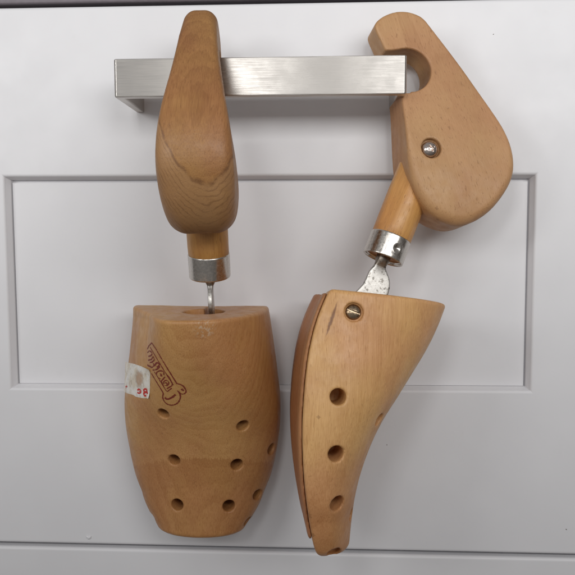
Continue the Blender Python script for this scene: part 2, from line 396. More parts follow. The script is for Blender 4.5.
def paper():
    N = NT('torn_white_paper'); co = N.n('ShaderNodeTexCoord').outputs['Object']
    mp = N.n('ShaderNodeMapping'); mp.inputs['Scale'].default_value = (1000, 1000, 1000); N.put(mp.inputs['Vector'], co); mmc = mp.outputs[0]
    k = N.noise(mmc, .16, 4, .6)
    N.put(N.b.inputs['Base Color'], N.mix(N.ramp(k, .35, .65), rgb(240, 237, 230), rgb(220, 208, 188))); N.b.inputs['Roughness'].default_value = .55
    d = N.n('ShaderNodeVectorMath', operation='DISTANCE'); N.put(d.inputs[0], mmc); d.inputs[1].default_value = PATCH_HOLE
    thin = N.ramp(N.math('ADD', d.outputs['Value'], N.math('MULTIPLY', N.math('SUBTRACT', N.noise(mmc, .35, 3), .5), 7.0)), 1.6, 5.2, .30, 1)
    N.put(N.b.inputs['Alpha'], N.math('MULTIPLY', thin, N.ramp(N.noise(mmc, .45, 3), .30, .5, .72, .96)))
    return N.m

# ------------------------------------------------------------------ drawers, worktop, carcass
def bevel_box(name, lo, hi, mat, parent=None, b=.5, seg=3):
    bm = bmesh.new(); bmesh.ops.create_cube(bm, size=1)
    for v in bm.verts: v.co = Vector([(lo[i]+hi[i])/2*MM + v.co[i]*(hi[i]-lo[i])*MM for i in range(3)])
    if b: bmesh.ops.bevel(bm, geom=bm.edges[:], offset=b*MM, segments=seg, affect='EDGES', profile=.5)
    me = bpy.data.meshes.new(name); bm.to_mesh(me); bm.free(); me.materials.append(mat)
    o = bpy.data.objects.new(name, me); COL.objects.link(o)
    if parent is not None: o.parent = parent
    return o
def drawer_front(name, outer, opening, mat, parent):
    """outer / opening: four (x, z) corners, top left first, clockwise; frame face at y = 0, panel 5.5 mm behind"""
    def ring(q, d, y):
        l, t, r, b = d if isinstance(d, tuple) else (d, d, d, d)
        s = [(l, -t), (-r, -t), (-r, b), (l, b)]
        return [((x+sx)*MM, y*MM, (z+sz)*MM) for (x, z), (sx, sz) in zip(q, s)]
    V = []; F = []
    loops = [ring(outer, 0, 19), ring(outer, 0, 1.6)]
    for k in range(1, 6):
        a = math.pi/2*k/5; loops.append(ring(outer, 1.6*(1-math.cos(a)), 1.6*(1-math.sin(a))))
    for k in range(0, 6):
        a = math.pi/2*k/5; loops.append(ring(opening, -1.4*(1-math.sin(a)), 1.4*(1-math.cos(a))))
    loops += [ring(opening, 1.05, 4.9), ring(opening, (1.12, 1.12, 1.12, 1.12), 7.4), ring(opening, (1.62, 2.5, 1.8, 1.14), 7.4), ring(opening, (1.65, 2.55, 1.85, 1.15), 5.6), ring(opening, (1.75, 2.65, 1.95, 1.25), 5.5)]
    for L in loops: V += L
    n = len(loops)
    for i in range(n-1):
        for k in range(4):
            F.append((i*4+k, (i+1)*4+k, (i+1)*4+(k+1) % 4, i*4+(k+1) % 4))
    F.append(tuple((n-1)*4+k for k in (0, 3, 2, 1))); F.append((0, 1, 2, 3))
    o = mesh_obj(name, V, F, mat, parent, smooth=False)
    bm = bmesh.new(); bm.from_mesh(o.data); bmesh.ops.recalc_face_normals(bm, faces=bm.faces); bm.to_mesh(o.data); bm.free()
    return o
main = thing('kitchen_drawer', 'white painted drawer front with recessed panel and steel bar handle, holding both shoe trees', 'drawer', (0, 0, -.135), 'stacked white kitchen drawers')
O = Vector((0, 0, -.135))
fr = drawer_front('drawer_front', [(-420, 138.8), (420, 137.7), (420, -133.8), (-420, -136.6)], [(-143.4, 55.4), (120.1, 55.1), (120.7, -50.9), (-143.1, -52.6)], M_PAINT, main); fr.location = -O
low = thing('kitchen_drawer', 'lower white drawer front below the dark gap, only its rounded top edge showing', 'drawer', (0, 0, -.41), 'stacked white kitchen drawers')
fr2 = drawer_front('drawer_front', [(-420, -138.7), (420, -135.9), (420, -410), (-420, -410)], [(-143.4, -222), (120.1, -222), (120.1, -328), (-143.1, -328)], M_PAINT, low); fr2.location = (0, 0, .41)
wt = bevel_box('worktop', (-420, -.8, 139.8), (420, 420, 178), M_TOP, b=1.2); wt['label'] = 'dark grey worktop edge running along the very top'; wt['category'] = 'worktop'
cc = bevel_box('cabinet_carcass', (-418, 19.5, -410), (418, 420, 138.6), M_CARC, b=0); cc['kind'] = 'structure'; cc['label'] = 'dark cabinet body behind the drawer fronts'; cc['category'] = 'cabinet'
# small chip of raised paint near the bottom edge, and pin-head dirt marks
def blob(name, p, r, flat_, mat, parent):
    V, F = lathe([(r, 0), (r*.92, flat_*.45), (r*.6, flat_*.85), (r*.2, flat_)], 14)
    V = np.array(V); rng = np.random.default_rng(int(abs(p[0]*10)))
    k = 1 + .25*rng.standard_normal(14)
    V[:, :2] *= np.tile(k, 4)[:, None]
    o = mesh_obj(name, [(x*MM, -z*MM, y*MM*.6) for x, y, z in V], F, mat, parent); o.location = Vector(p)*MM - O
    return o
blob('paint_chip', (-104.3, .05, -131.6), 1.6, .7, M_PAINT, main)
M_DIRT = flat('dirt_speck', (.16, .13, .11, 1), .8, .2)
for x, z, r in ((98.5, 121.7, .34), (50.2, -79.5, .36), (140.5, -121.5, .38)):
    blob('dirt_speck', (x, .03, z), r, .12, M_DIRT, main)

# handle: one flat steel strip, bent back to the drawer at both ends
def strip_handle():
    x0, x1, z0, z1, yf, t, r = -75.0, 53.3, 86.7, 103.3, -35.0, 4.0, 1.3
    outl = []
    def arc(cx, cy, rad, a0, a1, n=6): return [(cx+rad*math.cos(math.radians(a0+(a1-a0)*k/n)), cy+rad*math.sin(math.radians(a0+(a1-a0)*k/n))) for k in range(n+1)]
    outl += [(x0, 0)] + arc(x0+r, yf+r, r, 180, 270) + arc(x1-r, yf+r, r, 270, 360) + [(x1, 0), (x1-t, 0), (x1-t, yf+t), (x0+t, yf+t), (x0+t, 0)]
    bm = bmesh.new()
    a = [bm.verts.new((x*MM, y*MM, z0*MM)) for x, y in outl]; b = [bm.verts.new((x*MM, y*MM, z1*MM)) for x, y in outl]
    n = len(outl)
    bm.faces.new(a[::-1]); bm.faces.new(b)
    for k in range(n): bm.faces.new((a[k], a[(k+1) % n], b[(k+1) % n], b[k]))
    bmesh.ops.recalc_face_normals(bm, faces=bm.faces)
    rim = [e for e in bm.edges if abs(e.verts[0].co.z-e.verts[1].co.z) < 1e-7]
    bmesh.ops.bevel(bm, geom=rim, offset=.7*MM, segments=4, affect='EDGES', profile=.5)
    me = bpy.data.meshes.new('bar_handle'); bm.to_mesh(me); bm.free(); me.materials.append(M_STEEL)
    o = bpy.data.objects.new('bar_handle', me); COL.objects.link(o); o.parent = main; o.location = -O
    o['label'] = 'brushed flat steel bar handle across the upper drawer'
    return o
strip_handle()

# ------------------------------------------------------------------ shoe trees
MARKS = json.loads('''{"stamp":[[0.49,[[-5.68,-17.95,-121.09],[-5.05,-17.58,-120.6],[-4.17,-17.14,-120.09],[-3.29,-16.7,-119.58],[-2.19,-16.1,-119.12],[-0.85,-15.42,-118.67],[0.25,-14.8,-118.23],[1.35,-14.19,-117.8],[2.01,-13.73,-117.86],[2.46,-13.35,-118.22],[2.91,-12.98,-118.57],[3.35,-12.6,-118.92],[3.56,-12.29,-119.29],[4.01,-11.91,-119.64],[4.22,-11.6,-120.01],[4.43,-11.29,-120.38],[4.41,-11.05,-120.78],[4.63,-10.76,-121.16],[4.61,-10.53,-121.56],[4.58,-10.29,-121.96],[4.8,-10.0,-122.34],[4.78,-9.76,-122.74],[4.76,-9.53,-123.14],[4.74,-9.29,-123.54],[4.73,-9.06,-123.93],[4.47,-8.88,-124.36],[4.45,-8.64,-124.75],[4.43,-8.4,-125.15],[4.41,-8.16,-125.55],[4.16,-7.98,-125.97],[4.14,-7.74,-126.36],[3.88,-7.56,-126.79],[3.87,-7.32,-127.18],[3.62,-7.13,-127.61],[3.6,-6.89,-128.01],[3.35,-6.71,-128.43],[3.1,-6.52,-128.85],[2.84,-6.33,-129.28],[2.83,-6.08,-129.67],[2.58,-5.89,-130.1],[2.33,-5.7,-130.52],[2.08,-5.51,-130.95],[1.83,-5.31,-131.37],[1.58,-5.12,-131.8],[1.33,-4.93,-132.23],[1.09,-4.73,-132.66],[0.84,-4.53,-133.08],[0.59,-4.33,-133.51],[0.34,-4.13,-133.93],[0.1,-3.92,-134.36],[-0.15,-3.72,-134.79],[-0.39,-3.52,-135.22]]],[0.43,[[-1.02,-15.42,-119.74],[-0.33,-14.99,-120.09],[0.13,-14.63,-120.45],[0.58,-14.26,-120.82],[1.04,-13.9,-121.19],[1.49,-13.53,-121.55],[1.71,-13.23,-121.94],[1.92,-12.93,-122.32],[2.14,-12.62,-122.7],[2.36,-12.32,-123.08],[2.58,-12.01,-123.46],[2.55,-11.77,-123.86],[2.77,-11.47,-124.24],[2.75,-11.22,-124.64],[2.73,-10.98,-125.04],[2.71,-10.74,-125.44],[2.93,-10.43,-125.82],[2.92,-10.19,-126.22],[2.66,-10.01,-126.65],[2.64,-9.76,-127.05],[2.63,-9.52,-127.45],[2.61,-9.28,-127.85],[2.36,-9.09,-128.28],[2.34,-8.85,-128.68],[2.09,-8.66,-129.11],[2.08,-8.41,-129.51],[1.82,-8.21,-129.94],[1.81,-7.96,-130.33],[1.55,-7.76,-130.75],[1.3,-7.56,-131.18],[1.05,-7.36,-131.61],[1.04,-7.1,-132.0],[0.79,-6.9,-132.43],[0.53,-6.7,-132.86],[0.29,-6.49,-133.28],[0.04,-6.29,-133.71],[-0.21,-6.09,-134.14],[-0.46,-5.89,-134.57],[-0.7,-5.68,-135.0],[-0.95,-5.48,-135.44],[-1.2,-5.27,-135.87]]],[0.49,[[-4.18,-15.6,-131.39],[-3.95,-15.28,-131.78],[-3.97,-15.03,-132.19],[-3.74,-14.72,-132.57],[-3.75,-14.47,-132.99],[-3.76,-14.21,-133.4],[-3.77,-13.96,-133.81],[-3.78,-13.71,-134.23],[-3.79,-13.45,-134.64],[-3.8,-13.2,-135.04],[-3.81,-12.94,-135.45],[-4.06,-12.74,-135.9],[-4.07,-12.48,-136.31],[-4.07,-12.23,-136.72],[-4.32,-12.03,-137.16],[-4.32,-11.77,-137.57],[-4.57,-11.58,-138.02],[-4.57,-11.32,-138.43],[-4.81,-11.13,-138.88],[-5.05,-10.94,-139.33],[-5.29,-10.74,-139.78]]],[0.32,[[-1.92,-13.79,-130.31],[-1.94,-13.53,-130.72],[-1.96,-13.27,-131.12],[-1.98,-13.01,-131.52],[-1.75,-12.69,-131.89],[-1.77,-12.43,-132.29],[-2.02,-12.23,-132.73],[-2.03,-11.97,-133.13],[-2.04,-11.72,-133.54],[-2.05,-11.47,-133.94],[-2.3,-11.27,-134.38],[-2.31,-11.02,-134.79],[-2.56,-10.82,-135.23],[-2.56,-10.57,-135.63],[-2.81,-10.37,-136.07],[-3.05,-10.17,-136.51],[-3.06,-9.91,-136.92],[-3.3,-9.71,-137.36],[-3.55,-9.51,-137.8],[-3.79,-9.31,-138.24],[-3.79,-9.05,-138.64]]],[0.49,[[-5.35,-17.74,-122.55],[-4.02,-17.04,-122.03],[-2.94,-16.41,-121.54],[-1.36,-15.5,-121.55],[-0.27,-14.72,-121.62],[0.19,-14.35,-121.99],[0.43,-14.1,-122.45],[-0.2,-14.51,-122.92],[-1.05,-15.06,-123.4],[-2.36,-15.89,-123.7],[-3.66,-16.74,-123.97]]],[0.49,[[-4.66,-17.21,-125.76],[-3.35,-16.37,-125.49],[-2.28,-15.61,-125.25],[-1.2,-14.85,-125.01],[-0.58,-14.43,-124.52],[0.28,-13.95,-124.02],[0.9,-13.54,-123.54],[0.9,-13.37,-123.92],[0.9,-13.2,-124.37],[1.14,-12.97,-124.8],[0.51,-13.34,-125.24],[-0.34,-13.91,-125.68],[-0.94,-14.42,-126.09],[-2.02,-15.15,-126.35],[-2.85,-15.87,-126.51]]],[0.54,[[-6.29,-17.96,-128.06],[-5.18,-17.18,-128.17],[-4.08,-16.4,-128.28],[-3.21,-15.7,-128.42],[-2.57,-15.06,-128.6],[-1.73,-14.43,-128.32],[-1.14,-13.9,-127.89],[-0.52,-13.5,-127.43],[-0.51,-13.73,-126.97],[-0.74,-14.03,-126.53]]],[0.54,[[-0.5,-13.44,-127.7],[0.1,-12.96,-127.22],[0.71,-12.49,-126.75],[1.31,-12.02,-126.29],[1.93,-11.5,-126.04],[2.32,-10.93,-126.19],[2.52,-10.55,-126.48],[2.07,-10.6,-127.03],[1.67,-10.88,-127.47],[1.08,-11.45,-127.83],[0.49,-12.02,-128.19]]],[0.43,[[-2.55,-14.65,-129.72],[-1.72,-13.89,-129.61],[-1.13,-13.2,-129.53],[-0.31,-12.51,-129.2],[0.27,-11.88,-128.89],[0.86,-11.29,-128.54],[1.46,-10.8,-128.06],[2.06,-10.31,-127.59]]],[0.49,[[-1.75,-12.83,-131.59],[-1.34,-12.66,-131.07],[-0.93,-12.49,-130.55],[-0.56,-12.06,-130.22],[0.04,-11.49,-129.92],[0.64,-10.92,-129.62],[1.01,-10.35,-129.57],[1.38,-9.78,-129.52],[1.53,-9.31,-129.58],[1.5,-9.0,-129.93],[1.46,-8.7,-130.28],[1.04,-8.83,-130.76],[0.64,-9.07,-131.25]]],[0.38,[[-1.75,-12.83,-131.59],[-1.76,-12.54,-132.07],[-1.78,-12.25,-132.54],[-1.81,-11.91,-132.96],[-1.66,-11.36,-133.16],[-1.51,-10.8,-133.37]]],[0.65,[[-0.01,-10.81,-130.94],[0.15,-10.27,-131.18],[-0.07,-10.15,-131.72],[-0.43,-10.75,-131.82]]],[0.43,[[0.39,-8.6,-132.21],[-0.22,-9.05,-132.69],[-0.58,-9.44,-133.13],[-1.18,-9.93,-133.57],[-1.54,-10.36,-133.97],[-1.92,-10.7,-134.4],[-2.15,-10.55,-134.88],[-2.38,-10.39,-135.36],[-2.61,-10.24,-135.84],[-2.84,-10.08,-136.32],[-3.08,-9.91,-136.79],[-3.31,-9.74,-137.27]]],[0.43,[[-2.24,-9.79,-135.57],[-1.81,-9.74,-135.03],[-1.42,-9.5,-134.51],[-1.06,-9.09,-134.1],[-0.7,-8.56,-133.85],[-0.57,-8.04,-133.83],[-0.4,-7.55,-134.0],[-0.67,-7.3,-134.4],[-0.88,-7.22,-134.9],[-1.28,-7.4,-135.43],[-1.65,-7.76,-135.89],[-2.01,-8.25,-136.2],[-2.37,-8.83,-136.32],[-2.52,-9.34,-136.21]]],[0.38,[[-1.91,-9.14,-135.33],[-1.54,-8.81,-134.88],[-1.16,-8.26,-134.83],[-1.4,-8.09,-135.25],[-1.78,-8.4,-135.71]]],[0.43,[[1.28,-7.5,-131.16],[1.25,-7.17,-131.52],[0.98,-6.9,-131.92],[0.96,-6.59,-132.31],[0.72,-6.43,-132.78],[0.49,-6.26,-133.25],[0.01,-6.15,-133.76],[-0.23,-5.97,-134.23],[-0.47,-5.78,-134.7],[-0.7,-5.6,-135.16],[-1.11,-5.75,-135.68],[-1.5,-6.0,-136.21],[-1.86,-6.5,-136.51],[-1.97,-6.98,-136.74],[-2.32,-7.51,-137.03],[-2.67,-8.0,-137.38],[-3.02,-8.5,-137.73]]],[0.49,[[-5.29,-10.74,-139.78],[-5.49,-10.66,-140.28],[-5.87,-10.88,-140.81],[-6.27,-11.05,-141.35],[-6.67,-11.16,-141.89],[-7.09,-11.21,-142.44],[-7.29,-11.14,-142.94],[-7.5,-11.02,-143.43],[-7.73,-10.83,-143.89],[-7.98,-10.59,-144.32],[-8.0,-10.25,-144.66],[-8.04,-9.87,-144.97],[-8.09,-9.47,-145.23],[-8.16,-9.03,-145.44],[-8.24,-8.58,-145.59],[-8.09,-8.06,-145.64],[-7.96,-7.54,-145.63],[-7.83,-7.02,-145.57],[-7.7,-6.51,-145.45],[-7.59,-6.01,-145.27],[-7.23,-5.49,-145.0],[-7.12,-5.06,-144.71],[-6.76,-4.61,-144.33],[-6.41,-4.2,-143.91],[-6.04,-3.84,-143.45],[-5.67,-3.53,-142.97],[-5.3,-3.28,-142.45],[-4.91,-3.1,-141.91],[-4.5,-2.97,-141.37],[-4.08,-2.91,-140.83],[-3.89,-2.96,-140.33],[-3.47,-2.89,-139.85],[-3.23,-3.07,-139.46],[-2.98,-3.32,-139.05],[-2.7,-3.63,-138.7],[-2.66,-4.01,-138.41]]],[0.49,[[-0.36,-3.77,-135.06],[-0.44,-3.32,-135.16],[-0.53,-2.87,-135.26],[-0.37,-2.37,-135.32],[-0.44,-1.95,-135.51],[-0.74,-1.59,-135.77],[-0.79,-1.19,-136.01],[-1.06,-0.89,-136.35],[-1.31,-0.67,-136.77],[-1.55,-0.45,-137.19],[-2.04,-0.27,-137.65],[-2.27,-0.06,-138.08],[-2.69,-0.15,-138.62],[-2.87,-0.18,-139.12],[-3.24,-0.59,-139.49],[-3.36,-1.0,-139.8],[-3.73,-1.48,-140.1],[-3.65,-1.94,-140.01],[-3.56,-2.4,-139.92],[-3.48,-2.85,-139.83]]],[0.87,[[-1.95,-2.0,-137.5],[-2.23,-1.55,-137.99],[-2.52,-1.07,-138.46]]],[0.7,[[-6.38,-10.19,-141.96],[-6.39,-9.87,-142.37],[-6.64,-9.61,-142.82],[-6.51,-9.1,-142.79],[-6.4,-8.55,-142.67],[-6.05,-7.98,-142.44],[-5.7,-7.44,-142.13],[-5.36,-6.9,-141.83],[-5.01,-6.37,-141.52],[-4.67,-5.9,-141.11],[-4.32,-5.44,-140.71],[-3.97,-4.98,-140.3]]],[0.43,[[-3.79,-9.05,-138.64],[-4.07,-8.72,-139.06],[-3.69,-8.24,-138.9],[-3.34,-7.78,-138.46],[-3.0,-7.27,-138.06],[-2.66,-6.74,-137.7],[-2.32,-6.21,-137.34]]]],"red":[[0.62,[[-34.64,-36.33,-141.6],[-30.45,-34.74,-141.07],[-28.41,-33.78,-140.77],[-26.85,-32.97,-140.54]]],[0.5,[[-30.9,-34.95,-141.14],[-30.17,-34.64,-141.39],[-29.44,-34.33,-141.64],[-28.94,-34.09,-141.92]]],[0.77,[[-16.02,-25.01,-140.56],[-15.86,-24.78,-140.32],[-15.47,-24.43,-140.12],[-15.07,-24.04,-139.99],[-14.66,-23.65,-139.95],[-14.24,-23.27,-139.99],[-14.02,-23.0,-140.15],[-14.02,-22.87,-140.4],[-14.0,-22.82,-140.66],[-14.19,-22.92,-140.96],[-14.36,-23.09,-141.24],[-14.76,-23.4,-141.5],[-15.15,-23.77,-141.67],[-15.55,-24.17,-141.76],[-15.96,-24.56,-141.76],[-16.16,-24.86,-141.65],[-16.38,-25.11,-141.48]]],[0.46,[[-15.21,-24.02,-140.86],[-14.59,-23.37,-140.95]]],[0.85,[[-10.68,-19.22,-139.74],[-10.86,-19.33,-140.03],[-11.27,-19.59,-140.31],[-11.44,-19.86,-140.48],[-11.84,-20.23,-140.6],[-12.02,-20.55,-140.59],[-12.22,-20.83,-140.47],[-12.21,-20.98,-140.25],[-12.24,-21.03,-139.99],[-12.05,-20.93,-139.7],[-11.87,-20.75,-139.45],[-11.47,-20.41,-139.23],[-11.07,-20.03,-139.12],[-10.89,-19.72,-139.15],[-10.69,-19.44,-139.26],[-10.7,-19.29,-139.48],[-10.68,-19.22,-139.74]]],[0.93,[[-11.25,-19.05,-141.4],[-11.43,-19.16,-141.7],[-11.61,-19.34,-141.97],[-12.01,-19.64,-142.24],[-12.16,-19.95,-142.36],[-12.57,-20.33,-142.45],[-12.75,-20.66,-142.43],[-12.95,-20.95,-142.31],[-12.94,-21.11,-142.08],[-12.95,-21.21,-141.83],[-12.75,-21.16,-141.52],[-12.58,-21.01,-141.24],[-12.41,-20.81,-140.99],[-12.01,-20.46,-140.77],[-11.61,-20.08,-140.65],[-11.44,-19.76,-140.64],[-11.25,-19.44,-140.7],[-11.03,-19.19,-140.87],[-11.03,-19.06,-141.1],[-11.25,-19.05,-141.4]]],[0.54,[[-12.6,-21.15,-140.82],[-12.2,-20.74,-140.76],[-12.03,-20.4,-140.73],[-11.63,-20.0,-140.66],[-11.23,-19.59,-140.6],[-11.06,-19.26,-140.57],[-10.66,-18.85,-140.5]]]],"patch":[[[-36.73,-36.88,-130.02],[-32.19,-34.6,-129.74],[-27.66,-32.33,-129.46],[-23.12,-30.05,-129.17],[-19.77,-28.15,-129.02],[-17.12,-26.47,-128.93],[-14.94,-24.97,-128.97],[-12.98,-23.54,-129.03],[-11.26,-22.19,-129.1],[-9.78,-20.92,-129.21],[-8.29,-19.66,-129.32],[-7.27,-18.53,-129.49],[-5.53,-17.23,-129.57],[-4.03,-15.99,-129.67]],[[-35.63,-36.61,-131.25],[-31.33,-34.4,-130.97],[-27.04,-32.19,-130.7],[-22.74,-29.98,-130.43],[-19.62,-28.15,-130.28],[-17.22,-26.55,-130.23],[-15.02,-25.05,-130.28],[-13.31,-23.69,-130.35],[-11.59,-22.34,-130.41],[-10.11,-21.06,-130.5],[-8.86,-19.86,-130.62],[-7.61,-18.66,-130.72],[-6.12,-17.41,-130.79],[-4.62,-16.17,-130.86]],[[-34.52,-36.33,-132.47],[-30.47,-34.19,-132.2],[-26.41,-32.05,-131.94],[-22.35,-29.92,-131.68],[-19.48,-28.15,-131.55],[-17.07,-26.55,-131.49],[-15.34,-25.21,-131.61],[-13.4,-23.77,-131.64],[-11.92,-22.48,-131.72],[-10.44,-21.2,-131.79],[-9.19,-19.99,-131.89],[-7.95,-18.79,-131.96],[-6.7,-17.6,-132.02],[-5.2,-16.35,-132.05]],[[-33.65,-36.12,-133.7],[-29.83,-34.05,-133.45],[-26.02,-31.98,-133.2],[-22.2,-29.92,-132.95],[-19.56,-28.22,-132.84],[-17.15,-26.62,-132.78],[-15.42,-25.29,-132.93],[-13.71,-23.92,-132.97],[-12.24,-22.62,-133.03],[-10.76,-21.33,-133.08],[-9.52,-20.12,-133.16],[-8.52,-18.98,-133.22],[-7.27,-17.78,-133.25],[-5.78,-16.53,-133.24]],[[-38.95,-37.8,-135.67],[-32.28,-34.86,-135.07],[-25.62,-31.91,-134.46],[-22.28,-29.99,-134.26],[-19.4,-28.22,-134.11],[-17.47,-26.76,-134.11],[-15.73,-25.44,-134.27],[-14.02,-24.06,-134.3],[-12.55,-22.76,-134.34],[-11.32,-21.54,-134.41],[-10.08,-20.32,-134.47],[-9.08,-19.17,-134.49],[-7.84,-17.97,-134.48],[-6.6,-16.77,-134.47]],[[-36.88,-37.22,-136.74],[-31.17,-34.57,-136.25],[-25.45,-31.91,-135.75],[-22.11,-29.99,-135.53],[-19.48,-28.29,-135.4],[-17.54,-26.83,-135.4],[-16.04,-25.58,-135.61],[-14.33,-24.21,-135.63],[-13.1,-22.97,-135.69],[-11.63,-21.67,-135.71],[-10.63,-20.51,-135.78],[-9.4,-19.29,-135.74],[-8.41,-18.15,-135.72],[-7.17,-16.94,-135.68]],[[-35.29,-36.78,-137.86],[-30.29,-34.35,-137.44],[-25.28,-31.91,-137.03],[-22.18,-30.06,-136.83],[-19.79,-28.43,-136.72],[-17.85,-26.97,-136.72],[-16.34,-25.73,-136.95],[-14.87,-24.42,-136.99],[-13.4,-23.11,-137.0],[-12.17,-21.87,-137.05],[-11.18,-20.71,-137.1],[-9.96,-19.48,-137.02],[-8.97,-18.33,-136.97],[-7.74,-17.12,-136.88]],[[-34.64,-36.63,-139.09],[-29.87,-34.27,-138.7],[-25.11,-31.91,-138.31],[-22.25,-30.12,-138.13],[-19.85,-28.49,-138.01],[-18.15,-27.11,-138.05],[-16.63,-25.87,-138.3],[-15.17,-24.56,-138.32],[-13.94,-23.31,-138.36],[-12.71,-22.07,-138.39],[-11.72,-20.9,-138.42],[-10.51,-19.67,-138.3],[-9.52,-18.51,-138.21],[-8.54,-17.35,-138.13]],[[-33.75,-36.41,-140.28],[-29.46,-34.19,-139.95],[-25.17,-31.98,-139.62],[-22.3,-30.19,-139.43],[-20.15,-28.62,-139.34],[-18.44,-27.24,-139.38],[-16.92,-26.02,-139.65],[-15.69,-24.77,-139.7],[-14.47,-23.51,-139.71],[-13.25,-22.26,-139.73],[-12.26,-21.09,-139.74],[-11.29,-19.92,-139.62],[-10.31,-18.75,-139.5],[-9.1,-17.53,-139.34]],[[-32.86,-36.19,-141.46],[-29.04,-34.11,-141.2],[-25.22,-32.04,-140.94],[-22.36,-30.25,-140.74],[-20.44,-28.76,-140.67],[-18.73,-27.37,-140.71],[-17.44,-26.23,-141.04],[-16.22,-24.97,-141.07],[-15.0,-23.71,-141.07],[-13.77,-22.46,-141.07],[-12.79,-21.28,-141.07],[-11.83,-20.1,-140.91],[-10.86,-18.93,-140.76],[-9.89,-17.76,-140.6]],[[-32.43,-36.1,-142.7],[-28.85,-34.11,-142.48],[-25.27,-32.11,-142.25],[-22.64,-30.38,-142.07],[-20.73,-28.89,-142.0],[-19.02,-27.5,-142.04],[-17.95,-26.44,-142.43],[-16.73,-25.18,-142.45],[-15.52,-23.91,-142.44],[-14.3,-22.65,-142.42],[-13.32,-21.47,-142.4],[-12.36,-20.28,-142.21],[-11.4,-19.1,-142.01],[-10.44,-17.93,-141.82]],[[-32.48,-36.16,-144.02],[-28.9,-34.17,-143.79],[-25.31,-32.17,-143.56],[-22.93,-30.51,-143.41],[-21.01,-29.01,-143.33],[-19.54,-27.7,-143.42],[-18.46,-26.64,-143.82],[-17.24,-25.38,-143.83],[-16.03,-24.11,-143.81],[-15.05,-22.91,-143.82],[-14.08,-21.72,-143.77],[-13.13,-20.53,-143.54],[-12.17,-19.34,-143.32],[-11.22,-18.16,-143.09]]]}''')
PATCH = np.array(MARKS['patch'], float)
PATCH_HOLE = tuple(float(v) for v in (PATCH[3, 7]+PATCH[6, 8])/2)
M_PAPER = paper()
CORE = (-30.0, 0.0, -165.0)
def carve(V, X, Y, Z, f, lo, hi, k=.5):
    i0 = [np.searchsorted(a.ravel(), l) for a, l in zip((X, Y, Z), lo)]; i1 = [np.searchsorted(a.ravel(), h_) for a, h_ in zip((X, Y, Z), hi)]
    s = tuple(slice(max(a, 0), b) for a, b in zip(i0, i1))
    x, y, z = X[s[0]], Y[:, s[1]], Z[:, :, s[2]]
    V[s] = smax(V[s], -f(x, y, z), k)
def last_mesh(holes, hole_y, screw, form, piece, h=.5):
    lo, hi = (-56, -42, -217), (22, 42, -98)
    X, Y, Z = grid(lo, hi, h)
    V = last_body(X, Y, Z, *form, piece=piece) if piece == 'front' else last_body(X, Y, Z, form[0], -204.5, .004, 0.0, piece)
    for p, n, r, L in holes:
        n = np.array(n, float); n /= np.linalg.norm(n)
        carve(V, X, Y, Z, lambda x, y, z: capsule(x, y, z, p, n, L, r), np.array(p)-L-r-1, np.array(p)+L+r+1, .6)
    # bore and slit for the hinge lever, open to the sole side
    carve(V, X, Y, Z, lambda x, y, z: np.maximum(np.sqrt((x+15.5)**2+(y-hole_y)**2)-9.3, -(z+110.5)), (-30, -15+hole_y, -114), (0, 15+hole_y, -98), .6)
    carve(V, X, Y, Z, lambda x, y, z: np.maximum(np.maximum(np.abs(y-hole_y)-1.3, -(z+109.5)), x+7), (-56, -4+hole_y, -112), (0, 4+hole_y, -98), .3)
    if screw is not None:
        p, n = np.array(screw), np.array((0, -1, 0.12)); n /= np.linalg.norm(n)
        carve(V, X, Y, Z, lambda x, y, z: capsule(x, y, z, p, n, 1.9, 3.75), p-6, p+6, .3)
    return surface_nets(V, lo, h)
def knob_mesh(screw, rnd, h=.5):
    lo, hi = (-21, -19, -77), (49, 19, 26)
    X, Y, Z = grid(lo, hi, h)
    d2 = poly_sdf(X[:, :, :]*np.ones_like(Z), Z*np.ones_like(X), smooth_poly(KNOB))
    V = knob_body(X, Y, Z, d2, *rnd)
    p = np.array(screw)
    carve(V, X, Y, Z, lambda x, y, z: np.maximum(np.sqrt((x-p[0])**2+(z-p[2])**2)-4.5, np.abs(y-p[1])-2.6), p-6, p+6, .3)
    return surface_nets(V, lo, h)
def screw_head(r, slots, hgt):
    h = .12; lo, hi = (-r-.5, -r-.5, -1.2), (r+.5, r+.5, hgt+.5); X, Y, Z = grid(lo, hi, h)
    R = (r*r+hgt*hgt)/(2*hgt)
    V = smax(np.sqrt(X*X+Y*Y+(Z-hgt+R)**2)-R, np.sqrt(X*X+Y*Y)-r*.97, .25); V = np.maximum(V, -1.0-Z)
    for a_, half in slots:
        c, s = math.cos(a_), math.sin(a_)
        V = smax(V, -np.maximum(np.maximum(np.abs(-s*X+c*Y)-.32, np.abs(c*X+s*Y)-half), .35*hgt-Z), .12)
    return surface_nets(V, lo, h)
